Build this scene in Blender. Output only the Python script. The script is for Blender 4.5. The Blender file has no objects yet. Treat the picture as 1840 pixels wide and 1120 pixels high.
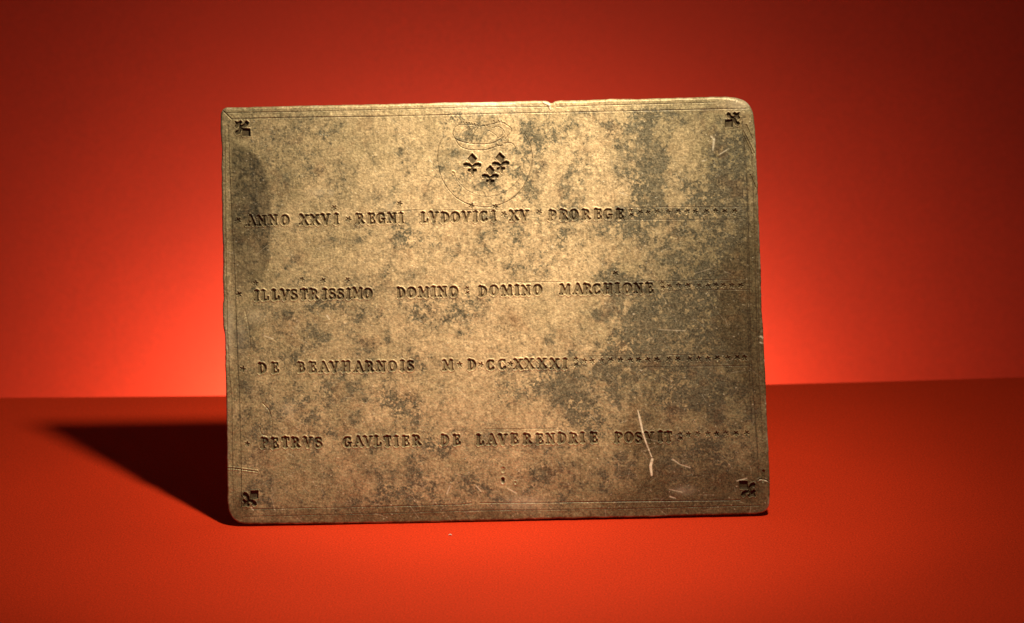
import bpy, math, random
import numpy as np
from mathutils import Vector, Matrix

S = bpy.context.scene
COL = S.collection
PX = 0.00022                      # one pixel of the photograph, in metres, at the plate
rng = np.random.default_rng(7)
random.seed(7)

# ------------------------------------------------------------------ camera
LENS, SENSOR = 100.0, 36.0
FPX = LENS / SENSOR * 1840.0
PITCH, ROLL = math.radians(15.0), math.radians(1.12)
DIST = PX * FPX
AIM = np.array([0.0061, 0.0145, 0.0829])
fwd = np.array([0.0, math.cos(PITCH), -math.sin(PITCH)])
r0 = np.array([1.0, 0.0, 0.0])
u0 = np.cross(r0, fwd)
rgt = r0 * math.cos(ROLL) - u0 * math.sin(ROLL)
up = u0 * math.cos(ROLL) + r0 * math.sin(ROLL)
EYE = AIM - fwd * DIST

cd = bpy.data.cameras.new('camera')
cam = bpy.data.objects.new('camera', cd)
COL.objects.link(cam)
cd.lens, cd.sensor_width, cd.sensor_fit = LENS, SENSOR, 'HORIZONTAL'
cd.clip_start, cd.clip_end = 0.05, 50.0
M = Matrix(((rgt[0], up[0], -fwd[0], EYE[0]), (rgt[1], up[1], -fwd[1], EYE[1]),
            (rgt[2], up[2], -fwd[2], EYE[2]), (0, 0, 0, 1)))
cam.matrix_world = M
cd.dof.use_dof = True
cd.dof.focus_distance = DIST - 0.004
cd.dof.aperture_fstop = 14.0
S.camera = cam

LEAN = math.radians(9.0)          # the plate leans back on its prop
PN = np.array([0.0, -math.cos(LEAN), math.sin(LEAN)])     # plate normal, towards the viewer
PV = np.array([0.0, math.sin(LEAN), math.cos(LEAN)])      # up along the plate


def ray(x, y):
    x = np.asarray(x, float); y = np.asarray(y, float)
    return (fwd + rgt * ((x - 920.0) / FPX)[..., None] - up * ((y - 560.0) / FPX)[..., None])


def on_plate(x, y):
    d = ray(x, y)
    t = -(EYE @ PN) / (d @ PN)
    return EYE + d * t[..., None]


def on_floor(x, y):
    d = ray(x, y)
    t = -EYE[2] / d[..., 2]
    return EYE + d * t[..., None]


# ------------------------------------------------------------------ light
S.view_settings.view_transform = 'Standard'
S.view_settings.look = 'None'
S.view_settings.exposure = 0.0
S.view_settings.gamma = 1.0
S.render.engine = 'CYCLES'

W = bpy.data.worlds.new('World')
S.world = W
W.use_nodes = True
W.node_tree.nodes['Background'].inputs[0].default_value = (0.42, 0.55, 0.72, 1)
W.node_tree.nodes['Background'].inputs[1].default_value = 0.055


def aim_lamp(ob, target):
    d = Vector(target) - ob.location
    ob.rotation_euler = d.to_track_quat('-Z', 'Y').to_euler()


# key: a small tungsten spot, high to the right in front; its direction is read off the shadow's tip
corner = on_plate(np.array(402.0), np.array(197.0))
tip = on_floor(np.array(62.0), np.array(764.0))
kd = corner - tip
kd /= np.linalg.norm(kd)
KEY = corner + kd * 0.50
KEY_AIM = tuple(on_floor(np.array(765.0), np.array(850.0)))
FACE_AIM = tuple(on_plate(np.array(868.0), np.array(480.0)))
# one focusing lamp: its hot centre on the plate, its pool and the wider spill round it
for nm, watts, cone, goal in (('key_lamp_centre', 7.8, 25.0, FACE_AIM), ('key_lamp_beam', 7.3, 47.0, KEY_AIM), ('key_lamp_spill', 6.6, 80.0, KEY_AIM)):
    ld = bpy.data.lights.new(nm, 'SPOT')
    ld.energy = watts
    ld.color = (1.0, 0.82, 0.55)
    ld.spot_size, ld.spot_blend = math.radians(cone), 1.0
    ld.shadow_soft_size = 0.022
    lk = bpy.data.objects.new(nm, ld)
    COL.objects.link(lk)
    lk.location = KEY
    aim_lamp(lk, goal)

# glow: a lamp standing on the floor behind the table edge, turned to the backdrop
WALL_Y = 0.52
gdir = ray(830.0, 915.0)
ghit = EYE + gdir * ((WALL_Y - EYE[1]) / gdir[1])
gd = bpy.data.lights.new('backdrop_lamp', 'AREA')
gd.energy = 2.75
gd.color = (1.0, 0.84, 0.55)
gd.shape = 'RECTANGLE'
gd.size, gd.size_y = 0.16, 0.04
lg = bpy.data.objects.new('backdrop_lamp', gd)
COL.objects.link(lg)
lg.location = (ghit[0], WALL_Y - 0.112, ghit[2])
aim_lamp(lg, (ghit[0], WALL_Y, ghit[2]))


# ------------------------------------------------------------------ helpers
def mat(name, rough=0.6, metal=0.0):
    m = bpy.data.materials.new(name)
    m.use_nodes = True
    n = m.node_tree
    b = n.nodes['Principled BSDF']
    b.inputs['Roughness'].default_value = rough
    b.inputs['Metallic'].default_value = metal
    return m, n, b


def node(n, kind, **kw):
    x = n.nodes.new(kind)
    for k, v in kw.items():
        if k in x.inputs:
            x.inputs[k].default_value = v
        else:
            setattr(x, k, v)
    return x


def add_noise(n, vec, scale, detail=3.0, rough=0.55):
    t = node(n, 'ShaderNodeTexNoise', Scale=scale, Detail=detail, Roughness=rough)
    n.links.new(vec, t.inputs['Vector'])
    return t.outputs['Fac']


def map_range(n, src, a, b, c, d):
    t = node(n, 'ShaderNodeMapRange')
    for i, v in ((1, a), (2, b), (3, c), (4, d)):
        t.inputs[i].default_value = v
    n.links.new(src, t.inputs[0])
    return t.outputs[0]


def math_node(n, op, a, b):
    t = node(n, 'ShaderNodeMath', operation=op)
    for i, v in enumerate((a, b)):
        if isinstance(v, (int, float)):
            t.inputs[i].default_value = v
        else:
            n.links.new(v, t.inputs[i])
    return t.outputs[0]


def mix(n, fac, a, b, mode='MIX'):
    t = node(n, 'ShaderNodeMix', data_type='RGBA', blend_type=mode)
    if isinstance(fac, (int, float)):
        t.inputs[0].default_value = fac
    else:
        n.links.new(fac, t.inputs[0])
    for i, v in ((6, a), (7, b)):
        if isinstance(v, tuple):
            t.inputs[i].default_value = (*v, 1)
        else:
            n.links.new(v, t.inputs[i])
    return t.outputs[2]


def bump(n, b, height, strength, dist):
    t = node(n, 'ShaderNodeBump', Strength=strength, Distance=dist)
    n.links.new(height, t.inputs['Height'])
    n.links.new(t.outputs[0], b.inputs['Normal'])


def make_mesh(name, verts, faces, material, parent=None, smooth=False):
    me = bpy.data.meshes.new(name)
    me.from_pydata([tuple(v) for v in verts], [], faces)
    me.update()
    me.materials.append(material)
    if smooth:
        me.polygons.foreach_set('use_smooth', [True] * len(me.polygons))
    o = bpy.data.objects.new(name, me)
    COL.objects.link(o)
    if parent:
        o.parent = parent
    return o


# ------------------------------------------------------------------ red paper materials
def paper(name, base, grain, speck, wrough):
    m, n, b = mat(name, wrough)
    b.inputs['Sheen Weight'].default_value = 0.0
    tc = node(n, 'ShaderNodeTexCoord').outputs['Object']
    f1 = add_noise(n, tc, grain, 2.0, 0.6)
    f2 = add_noise(n, tc, grain * 0.28, 4.0, 0.6)
    f3 = add_noise(n, tc, 9.0, 3.0, 0.5)
    v1 = map_range(n, f1, 0.3, 0.7, 1.0 - speck, 1.0 + speck)
    v2 = map_range(n, f2, 0.3, 0.7, 1.0 - speck * 0.15, 1.0 + speck * 0.15)
    v3 = map_range(n, f3, 0.3, 0.7, 0.95, 1.05)
    v = math_node(n, 'MULTIPLY', math_node(n, 'MULTIPLY', v1, v2), v3)
    c = node(n, 'ShaderNodeCombineColor')
    for i in range(3):
        n.links.new(v, c.inputs[i])
    n.links.new(mix(n, 1.0, base, c.outputs[0], 'MULTIPLY'), b.inputs['Base Color'])
    bump(n, b, f1, 0.35, 0.0003)
    b.inputs['Specular IOR Level'].default_value = 0.25 if 'table' in name else 0.45
    return m


M_TABLE = paper('red_table_paper', (0.64, 0.036, 0.006), 1400.0, 0.24, 0.75)
M_BACK = paper('red_backdrop_paper', (0.64, 0.028, 0.005), 1100.0, 0.16, 0.62)

# table: a slab whose paper-covered far edge bows slightly
ex = np.array([-900, -200, 0, 200, 400, 640, 890, 1140, 1390, 1600, 1840, 2100, 2700.0])
ey = np.array([716, 715, 714, 712.5, 710.5, 706, 701, 695.5, 690, 684.5, 677, 671, 659.0])
edge = on_floor(ex, ey)
xs = np.linspace(-0.78, 0.78, 79)
ys = np.interp(xs, edge[:, 0], edge[:, 1])
prof = [(-1.0, 0.0)] + [(-0.5, 0.0), (-0.02, 0.0)] + \
       [(0.0012 * math.sin(a) - 0.0012, 0.0012 * math.cos(a) - 0.0012) for a in np.linspace(0, math.pi / 2, 6)] + \
       [(0.0, -0.018), (-0.002, -0.018)]
tv, tf = [], []
for i, x in enumerate(xs):
    for k, (dy, z) in enumerate(prof):
        y = ys[i] + dy
        if k == 0:
            y = -0.95
        elif k == 1:
            y = -0.4
        elif k == len(prof) - 1:
            y = -0.95
        tv.append((x, y, z))
K = len(prof)
for i in range(len(xs) - 1):
    for k in range(K):
        a, b_ = i * K + k, i * K + (k + 1) % K
        tf.append((a, b_, b_ + K, a + K)[::-1])
tf.append(tuple(range(K))[::-1])
tf.append(tuple((len(xs) - 1) * K + k for k in range(K)))
table = make_mesh('table_surface', tv, tf, M_TABLE)
table['kind'] = 'structure'

# backdrop: a hung sheet of red paper with a soft sag
bv, bf = [], []
nx, nz = 40, 24
for j in range(nz + 1):
    for i in range(nx + 1):
        x = -1.5 + 3.0 * i / nx
        z = -0.7 + 2.2 * j / nz
        bv.append((x, WALL_Y + 0.0015 * math.sin(x * 3.1 + 0.4) * math.cos(z * 2.0), z))
for j in range(nz):
    for i in range(nx):
        a = j * (nx + 1) + i
        bf.append((a, a + 1, a + nx + 2, a + nx + 1))
back = make_mesh('backdrop', bv, bf, M_BACK, smooth=True)
back['kind'] = 'structure'
sol = back.modifiers.new('thickness', 'SOLIDIFY')
sol.thickness = 0.001
sol.offset = -1

# ------------------------------------------------------------------ the plate as a relief, 0.9 photo pixels per cell
X0, Y0, ST = 388.0, 166.0, 0.9
NX, NY = int(1010 / ST), int(788 / ST)
gx = X0 + np.arange(NX) * ST
gy = Y0 + np.arange(NY) * ST
GX, GY = np.meshgrid(gx, gy)          # rows run down the picture


def vnoise(cell, seed, cx=None):
    """smooth value noise over the grid; cell size in photo pixels"""
    r = np.random.default_rng(seed)
    cx = cx or cell
    lx, ly = int(1010 / cx) + 4, int(788 / cell) + 4
    L = r.random((ly, lx))
    fx, fy = (gx - X0) / cx + 0.37, (gy - Y0) / cell + 0.61
    ix, iy = fx.astype(int), fy.astype(int)
    tx, ty = fx - ix, fy - iy
    tx = tx * tx * (3 - 2 * tx); ty = (ty * ty * (3 - 2 * ty))[:, None]
    A = L[iy][:, ix] * (1 - tx) + L[iy][:, ix + 1] * tx
    B = L[iy + 1][:, ix] * (1 - tx) + L[iy + 1][:, ix + 1] * tx
    return A * (1 - ty) + B * ty


def fbm(cell, octs, seed, gain=0.55):
    s, a, t = 0, 1.0, 0
    for o in range(octs):
        s = s + a * vnoise(max(cell / 2 ** o, 1.3), seed + 31 * o)
        t += a
        a *= gain
    return s / t


def sstep(a, b, x):
    t = np.clip((x - a) / (b - a), 0, 1)
    return t * t * (3 - 2 * t)


# outline in photo pixels (clockwise from the top left corner)
OUT = [(396.5, 214), (396.5, 204), (399, 197), (404, 194.2), (430, 194), (470, 192.6), (520, 191.8), (560, 191), (610, 189.6),
       (680, 188.6), (740, 187), (800, 185.6), (850, 184.8), (900, 184), (940, 183), (970, 182.3), (985, 182.8), (987.5, 185), (990.5, 189),
       (993, 188), (995, 183.3), (1010, 182), (1040, 181.2), (1100, 179.2), (1160, 178.4), (1200, 177.4), (1250, 176.2), (1290, 175.4),
       (1310, 175.4), (1325, 177), (1337, 181), (1345, 187), (1351, 195.5), (1354, 205), (1356, 222), (1358, 250), (1359.5, 290),
       (1362, 340), (1364, 400), (1366, 450), (1367.5, 500), (1369, 560), (1372, 600), (1374, 640), (1376.5, 690), (1377.5, 730),
       (1379.5, 770), (1381, 800), (1383, 840), (1383.8, 870), (1383.6, 895), (1382.5, 910), (1378.5, 918), (1371, 922.5),
       (1358, 924.8), (1320, 926), (1260, 927.4), (1200, 929), (1130, 930.8), (1060, 932), (1000, 933.5), (940, 935.6), (860, 938),
       (780, 939.6), (700, 941), (620, 942), (540, 943), (470, 943.6), (440, 943), (428, 940), (417, 932), (411, 921), (408.6, 905),
       (409, 880), (408, 850), (407.6, 800), (407, 750), (405.6, 700), (404.6, 640), (404, 612), (402.6, 596), (400.6, 592), (400.2, 560),
       (400.4, 545), (401.5, 541), (400.6, 500), (400, 440), (399, 400), (398.4, 350), (397.6, 300), (398.2, 262), (395.8, 240)]
P = np.array(OUT)
Q = np.roll(P, -1, 0)
dense = []
for p, q in zip(P, Q):
    L = np.hypot(*(q - p))
    m_ = max(1, int(L / 3))
    for i in range(m_):
        dense.append(p + (q - p) * i / m_)
dense = np.array(dense)
for _ in range(2):
    dense = 0.25 * np.roll(dense, 1, 0) + 0.5 * dense + 0.25 * np.roll(dense, -1, 0)
tan = np.roll(dense, -1, 0) - np.roll(dense, 1, 0)
tan /= np.linalg.norm(tan, axis=1)[:, None]
nrm = np.stack([tan[:, 1], -tan[:, 0]], 1)
w = rng.normal(size=len(dense))
for _ in range(2):
    w = 0.25 * np.roll(w, 1) + 0.5 * w + 0.25 * np.roll(w, -1)
w2 = rng.normal(size=len(dense))
for _ in range(40):
    w2 = 0.25 * np.roll(w2, 1) + 0.5 * w2 + 0.25 * np.roll(w2, -1)
dense = dense + nrm * (0.38 * w + 0.5 * w2)[:, None]

# signed distance to the outline (positive inside), exact near the rim
SD = np.full((NY, NX), 60.0)
CX = np.zeros((NY, NX)); CY = np.zeros((NY, NX))


def window(x0, x1, y0, y1):
    i0 = max(0, int((x0 - X0) / ST) - 1); i1 = min(NX, int((x1 - X0) / ST) + 2)
    j0 = max(0, int((y0 - Y0) / ST) - 1); j1 = min(NY, int((y1 - Y0) / ST) + 2)
    return slice(j0, j1), slice(i0, i1)


R = 26
for p, q in zip(dense, np.roll(dense, -1, 0)):
    sl = window(min(p[0], q[0]) - R, max(p[0], q[0]) + R, min(p[1], q[1]) - R, max(p[1], q[1]) + R)
    x, y = GX[sl], GY[sl]
    d = q - p
    t = np.clip(((x - p[0]) * d[0] + (y - p[1]) * d[1]) / (d @ d + 1e-9), 0, 1)
    cx, cy = p[0] + t * d[0], p[1] + t * d[1]
    ds = np.hypot(x - cx, y - cy)
    s = SD[sl]; k = ds < s
    s[k] = ds[k]
    CX[sl][k] = cx[k]; CY[sl][k] = cy[k]
inside = np.zeros((NY, NX), bool)
DP, DQ = dense, np.roll(dense, -1, 0)
for j in range(NY):
    yy = gy[j]
    c = ((DP[:, 1] <= yy) != (DQ[:, 1] <= yy))
    if c.any():
        xi = DP[c, 0] + (yy - DP[c, 1]) / (DQ[c, 1] - DP[c, 1]) * (DQ[c, 0] - DP[c, 0])
        inside[j] = (np.searchsorted(np.sort(xi), gx) % 2) == 1
SD = np.where(inside, SD, -SD)

H = np.zeros((NY, NX))                 # relief, photo pixels towards the viewer
OWN = np.zeros((NY, NX), np.int32)     # 0 = the body, n = mark number n
MARKS = [None]                         # (name, label, material key)


def new_mark(name, label=None, dark=True):
    MARKS.append((name, label, dark))
    return len(MARKS) - 1


def seg_dist(x, y, p, q, w0, w1):
    dx, dy = q[0] - p[0], q[1] - p[1]
    t = np.clip(((x - p[0]) * dx + (y - p[1]) * dy) / (dx * dx + dy * dy + 1e-9), 0, 1)
    return np.hypot(x - p[0] - t * dx, y - p[1] - t * dy) - (w0 + (w1 - w0) * t) / 2


def stamp(dist, sl, depth, soft, lip, mid):
    """press a shape into the metal: dist < 0 inside the shape"""
    h = -depth * sstep(soft * 0.55, -soft * 0.55, dist)
    h = h + lip * np.exp(-((dist - soft * 1.25) / (soft * 0.8)) ** 2)
    cur = H[sl]
    new = np.where(h < 0, np.minimum(cur, h), np.where(cur < -0.3, cur, np.maximum(cur, h)))
    H[sl] = new
    if mid:
        o = OWN[sl]
        o[(dist < soft * 0.3) & (o == 0)] = mid


def press_strokes(strokes, depth, soft=1.1, lip=0.35, mid=0):
    pts = np.array([p for s in strokes for p in (s[0], s[1])])
    m_ = 7 + max(max(s[2], s[3]) for s in strokes)
    sl = window(pts[:, 0].min() - m_, pts[:, 0].max() + m_, pts[:, 1].min() - m_, pts[:, 1].max() + m_)
    x, y = GX[sl], GY[sl]
    d = np.full(x.shape, 99.0)
    for p, q, w0, w1 in strokes:
        d = np.minimum(d, seg_dist(x, y, p, q, w0, w1))
    stamp(d, sl, depth, soft, lip, mid)
    return sl, d


def press_polys(polys, depth, soft=1.0, lip=0.4, mid=0):
    pts = np.concatenate([np.array(p) for p in polys])
    sl = window(pts[:, 0].min() - 8, pts[:, 0].max() + 8, pts[:, 1].min() - 8, pts[:, 1].max() + 8)
    x, y = GX[sl], GY[sl]
    d = np.full(x.shape, 99.0)
    for pl in polys:
        ds = np.full(x.shape, 99.0)
        ins = np.zeros(x.shape, bool)
        for p, q in zip(pl, pl[1:] + pl[:1]):
            ds = np.minimum(ds, seg_dist(x, y, p, q, 0, 0))
            if p[1] != q[1]:
                c = ((p[1] > y) != (q[1] > y)) & (x < (q[0] - p[0]) * (y - p[1]) / (q[1] - p[1]) + p[0])
                ins ^= c
        d = np.minimum(d, np.where(ins, -ds, ds))
    stamp(d, sl, depth, soft, lip, mid)


# ---- roman punch capitals: strokes in a box 1 high (y up); (x0,y0,x1,y1,width)
T, N_, SF = 0.255, 0.135, 0.115


def ser(x, y, w=0.30):
    return (x - w / 2, y, x + w / 2, y, SF)


def arc(cx, cy, rx, ry, a0, a1, wa, wb, n=9):
    out = []
    for i in range(n):
        t0, t1 = a0 + (a1 - a0) * i / n, a0 + (a1 - a0) * (i + 1) / n
        p0 = (cx + rx * math.cos(math.radians(t0)), cy + ry * math.sin(math.radians(t0)))
        p1 = (cx + rx * math.cos(math.radians(t1)), cy + ry * math.sin(math.radians(t1)))
        k = abs(math.cos(math.radians((t0 + t1) / 2)))
        out.append((*p0, *p1, wa + (wb - wa) * k))
    return out


GLY = {
    'A': [(0.08, 0.05, 0.42, 0.97, N_), (0.42, 0.97, 0.76, 0.05, T), (0.22, 0.36, 0.60, 0.36, SF), ser(0.1, 0.04), ser(0.76, 0.04)],
    'B': [(0.2, 0.04, 0.2, 0.96, T), (0.08, 0.95, 0.4, 0.95, SF), (0.08, 0.05, 0.42, 0.05, SF), (0.2, 0.52, 0.42, 0.52, SF)]
         + arc(0.4, 0.735, 0.22, 0.215, -90, 90, SF, 0.2) + arc(0.42, 0.285, 0.26, 0.235, -90, 90, SF, 0.22),
    'C': arc(0.42, 0.5, 0.34, 0.45, 50, 318, 0.12, T, 14) + [(0.66, 0.95, 0.66, 0.68, 0.1), (0.68, 0.3, 0.66, 0.14, 0.1)],
    'D': [(0.18, 0.04, 0.18, 0.96, T), (0.05, 0.95, 0.38, 0.95, SF), (0.05, 0.05, 0.38, 0.05, SF)]
         + arc(0.36, 0.5, 0.36, 0.45, -90, 90, SF, 0.22, 12),
    'E': [(0.2, 0.04, 0.2, 0.96, T), (0.06, 0.95, 0.66, 0.95, 0.11), (0.06, 0.05, 0.68, 0.05, 0.11), (0.2, 0.5, 0.52, 0.5, 0.1),
          (0.65, 0.95, 0.66, 0.74, 0.12), (0.68, 0.05, 0.69, 0.28, 0.12), (0.52, 0.38, 0.52, 0.63, 0.1)],
    'G': arc(0.42, 0.5, 0.34, 0.45, 50, 300, 0.12, T, 14) + [(0.68, 0.95, 0.68, 0.7, 0.1), (0.66, 0.06, 0.66, 0.42, 0.18), (0.5, 0.43, 0.8, 0.43, SF)],
    'H': [(0.16, 0.04, 0.16, 0.96, T), (0.66, 0.04, 0.66, 0.96, T), (0.16, 0.5, 0.66, 0.5, SF), ser(0.16, 0.95), ser(0.16, 0.05), ser(0.66, 0.95), ser(0.66, 0.05)],
    'I': [(0.25, 0.04, 0.25, 0.96, T), ser(0.25, 0.95, 0.36), ser(0.25, 0.05, 0.36)],
    'L': [(0.2, 0.04, 0.2, 0.96, T), ser(0.2, 0.95, 0.34), (0.06, 0.05, 0.66, 0.05, 0.12), (0.66, 0.05, 0.68, 0.32, 0.13)],
    'M': [(0.12, 0.04, 0.15, 0.96, N_), (0.15, 0.96, 0.47, 0.2, T), (0.47, 0.2, 0.8, 0.96, N_), (0.82, 0.96, 0.84, 0.04, T),
          ser(0.12, 0.04), ser(0.84, 0.04), ser(0.1, 0.95, 0.22), ser(0.86, 0.95, 0.2)],
    'N': [(0.14, 0.04, 0.14, 0.96, 0.13), (0.14, 0.92, 0.68, 0.08, T), (0.68, 0.04, 0.68, 0.96, 0.13), ser(0.14, 0.05), ser(0.68, 0.95), ser(0.1, 0.95, 0.24)],
    'O': arc(0.4, 0.5, 0.32, 0.45, 0, 360, 0.11, T, 18),
    'P': [(0.2, 0.04, 0.2, 0.96, T), (0.06, 0.95, 0.42, 0.95, SF), ser(0.2, 0.05, 0.36), (0.2, 0.46, 0.42, 0.46, SF)] + arc(0.42, 0.705, 0.25, 0.245, -90, 90, SF, 0.22),
    'R': [(0.2, 0.04, 0.2, 0.96, T), (0.06, 0.95, 0.42, 0.95, SF), ser(0.2, 0.05, 0.34), (0.2, 0.48, 0.42, 0.48, SF), (0.4, 0.48, 0.72, 0.06, T), ser(0.76, 0.06, 0.2)]
         + arc(0.42, 0.715, 0.24, 0.235, -90, 90, SF, 0.21),
    'S': arc(0.34, 0.72, 0.23, 0.22, 35, 250, 0.12, 0.2, 10) + arc(0.34, 0.27, 0.26, 0.23, -145, 85, 0.12, 0.21, 10)
         + [(0.25, 0.55, 0.46, 0.46, T), (0.58, 0.92, 0.58, 0.72, 0.1), (0.1, 0.06, 0.1, 0.3, 0.1)],
    'T': [(0.36, 0.04, 0.36, 0.96, T), (0.04, 0.95, 0.68, 0.95, 0.12), (0.05, 0.95, 0.03, 0.7, 0.1), (0.67, 0.95, 0.69, 0.7, 0.1), ser(0.36, 0.05, 0.34)],
    'V': [(0.1, 0.96, 0.4, 0.05, T), (0.4, 0.05, 0.72, 0.96, N_), ser(0.1, 0.95), ser(0.72, 0.95, 0.26)],
    'X': [(0.1, 0.96, 0.7, 0.05, T), (0.7, 0.96, 0.1, 0.05, N_), ser(0.1, 0.95, 0.26), ser(0.7, 0.95, 0.26), ser(0.1, 0.05, 0.26), ser(0.72, 0.05, 0.26)],
}
CEN = {'I': 0.25, 'M': 0.48, 'D': 0.38, 'S': 0.34, 'T': 0.36, 'E': 0.37, 'L': 0.37, 'P': 0.37, 'B': 0.38, 'R': 0.42}


def letter(ch, cx, cy, word, h=18.0, depth=3.2, ang=None, wide=0.98):
    a = math.radians(random.uniform(-3.5, 3.5) if ang is None else ang) - math.radians(1.05)
    ca, sa = math.cos(a), math.sin(a)
    c0 = CEN.get(ch, 0.41)
    st = []
    wob = random.uniform(0.9, 1.08)
    for x0, y0, x1, y1, w in GLY[ch]:
        def tr(x, y):
            px, py = (x - c0) * h * wide, (0.5 - y) * h
            return (cx + px * ca - py * sa, cy + px * sa + py * ca)
        st.append((tr(x0, y0), tr(x1, y1), w * h * wob * 1.12, w * h * wob * 1.12))
    mid = new_mark('letter', 'punched capital %s in %s' % (ch, word))
    dd = depth * random.uniform(*((0.8, 1.15) if cy < 600 else (0.6, 1.05)))
    press_strokes(st, dd, 1.2, 0.85, mid)
    # the punch leans, so one flank of each letter is struck deeper
    return mid


def star(cx, cy, r=4.2, depth=2.0, rot=None):
    r *= 1.12; depth *= 1.3
    rot = random.uniform(0, 72) if rot is None else rot
    st = []
    for k in range(5):
        a = math.radians(rot + 72 * k)
        st.append(((cx, cy), (cx + r * math.cos(a), cy + r * math.sin(a)), 2.8, 0.8))
    mid = new_mark('star')
    press_strokes(st, depth * random.uniform(0.7, 1.1), 1.0, 0.4, mid)


def row(word, xs, y0, slope, x0, **kw):
    for ch, x in zip(word, xs):
        letter(ch, x, y0 - slope * (x - x0) + random.uniform(-0.7, 0.7), word, **kw)


# line one
for wd, xs_ in (('ANNO', (450, 470, 490.5, 512)), ('XXVI', (546, 565.5, 585, 604)), ('REGNI', (646, 667, 684.5, 704, 720.5)),
                ('LVDOVICI', (762.5, 779.5, 799, 818, 837.5, 854, 869.5, 887)), ('XV', (923.5, 942)),
                ('PROREGE', (992, 1012.5, 1031.5, 1052.5, 1074, 1092.5, 1113.5))):
    row(wd, xs_, 397.6, 0.0188, 450)
for x, y in ((427.5, 397), (626, 395), (905.5, 386), (969, 382.5)):
    star(x, y, 4.6)
for x, y in ((600, 374.5), (718, 367), (847, 371), (889.5, 372.5)):
    star(x, y, 4.4)
star(1133, 379.5, 3.4); star(1134.5, 388, 3.4)
for i, x in enumerate((1150.5, 1164.5, 1181, 1200.5, 1219, 1235, 1249.5, 1270, 1286, 1302.5, 1320)):
    star(x, 383 - i * 0.28 + random.uniform(-0.8, 0.8), 4.0, 1.5 if i in (2, 4) else 2.0)
# line two
for wd, xs_ in (('ILLVSTRISSIMO', (461, 476, 495, 511.5, 528, 545.5, 563, 583, 596.5, 611.5, 626, 641.5, 661)),
                ('DOMINO', (720, 739.5, 760.5, 779, 794.5, 815)), ('DOMINO', (866.5, 887.5, 910.5, 929, 945, 966)),
                ('MARCHIONE', (1015, 1038, 1055, 1072.5, 1092, 1109.5, 1127.5, 1147, 1166.5))):
    row(wd, xs_, 531.5, 0.0192, 461)
star(429, 530, 4.6)
for x, y in ((459, 510), (580.5, 505), (624, 504), (1106, 492.5)):
    star(x, y, 4.3)
star(542, 503, 3.6, 1.2)
star(839, 519.5, 3.5); star(840, 528, 3.5)
star(1190, 510, 3.5); star(1191, 518, 3.5)
for i, x in enumerate((1202.5, 1219, 1236, 1256, 1272.5, 1286, 1299.5, 1315, 1331)):
    star(x, 515 - i * 0.15 + random.uniform(-0.8, 0.8), 4.0, 1.6)
# line three
for wd, xs_ in (('DE', (470.5, 493.5)), ('BEAVHARNOIS', (540.5, 561, 581, 600, 621, 644, 663, 684.5, 705, 722.5, 737)),
                ('M', (804.5,)), ('D', (847,)), ('CC', (881.5, 902.5)), ('XXXXI', (931, 951, 974, 996.5, 1015))):
    row(wd, xs_, 662.5, 0.0150, 461)
star(436, 664, 4.8, 2.4)
for x, y in ((826, 656), (864, 656.5), (917, 655)):
    star(x, y, 4.2)
star(1035, 646, 3.4, 1.6); star(1035.5, 657, 3.4, 1.6)
for i, x in enumerate((1050, 1064, 1081, 1097, 1115, 1133, 1147.5, 1164, 1180, 1202, 1218, 1239, 1255.5, 1272, 1289, 1308, 1325, 1338)):
    star(x, 649.5 - i * 0.32 + random.uniform(-0.6, 0.6), 4.2, 1.4 if i in (0, 1, 2) else 2.1)
# line four
for wd, xs_ in (('PETRVS', (474.5, 493, 512.5, 530.5, 553, 572)), ('GAVLTIER', (624, 643.5, 661, 678.5, 696, 712, 728.5, 748)),
                ('DE', (798.5, 820)), ('LAVERENDRIE', (862.5, 883, 903.5, 924, 947, 969, 989, 1009, 1030, 1046.6, 1066.6)),
                ('POSVIT', (1111, 1130, 1147, 1167, 1186.5, 1201))):
    row(wd, xs_, 796.8, 0.0158, 474)
star(444, 798.5, 3.6)
star(1222.6, 781, 3.4); star(1223, 788.5, 3.4)
for i, x in enumerate((1237, 1254, 1272, 1287.7, 1304.5, 1322.6, 1342)):
    star(x, 781 - i * 0.3 + random.uniform(-0.8, 0.8), 4.2, 2.2 if i in (3, 5, 6) else 1.5)

# ---- lilies: drawn upright in a box about 2 x 2.4 (y down), struck at an angle
LILY = [
    [(0, -1.34), (0.56, -0.72), (0.03, -0.08), (-0.54, -0.72)],
    [(0.0, 0.12), (0.3, -0.14), (0.72, -0.24), (1.04, -0.1), (1.0, 0.22), (0.75, 0.28), (0.55, 0.14), (0.25, 0.24), (0.05, 0.42)],
    [(0.0, 0.12), (-0.3, -0.14), (-0.72, -0.24), (-1.04, -0.1), (-1.0, 0.22), (-0.75, 0.28), (-0.55, 0.14), (-0.25, 0.24), (-0.05, 0.42)],
    [(0.0, 0.3), (0.18, 0.5), (0.5, 0.52), (0.5, 0.78), (0.22, 0.84), (0.05, 1.2), (-0.16, 0.84), (-0.5, 0.76), (-0.5, 0.52), (-0.18, 0.5)],
]


def lily(cx, cy, s, ang, label, depth=3.4, fat=1.0):
    a = math.radians(ang)
    polys = [[(cx + (x * math.cos(a) - y * math.sin(a)) * s, cy + (x * math.sin(a) + y * math.cos(a)) * s) for x, y in pl]
             for pl in ([[(x * fat, (y + 0.72) * fat - 0.72 - 0.08 * (fat - 1)) for x, y in LILY[0]]] + LILY[1:])]
    # subdivide polygon corners a little so they are not razor sharp
    mid = new_mark('fleur_de_lis', label, 3)
    press_polys(polys, depth * 1.25, 1.2, 0.8, mid)


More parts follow.
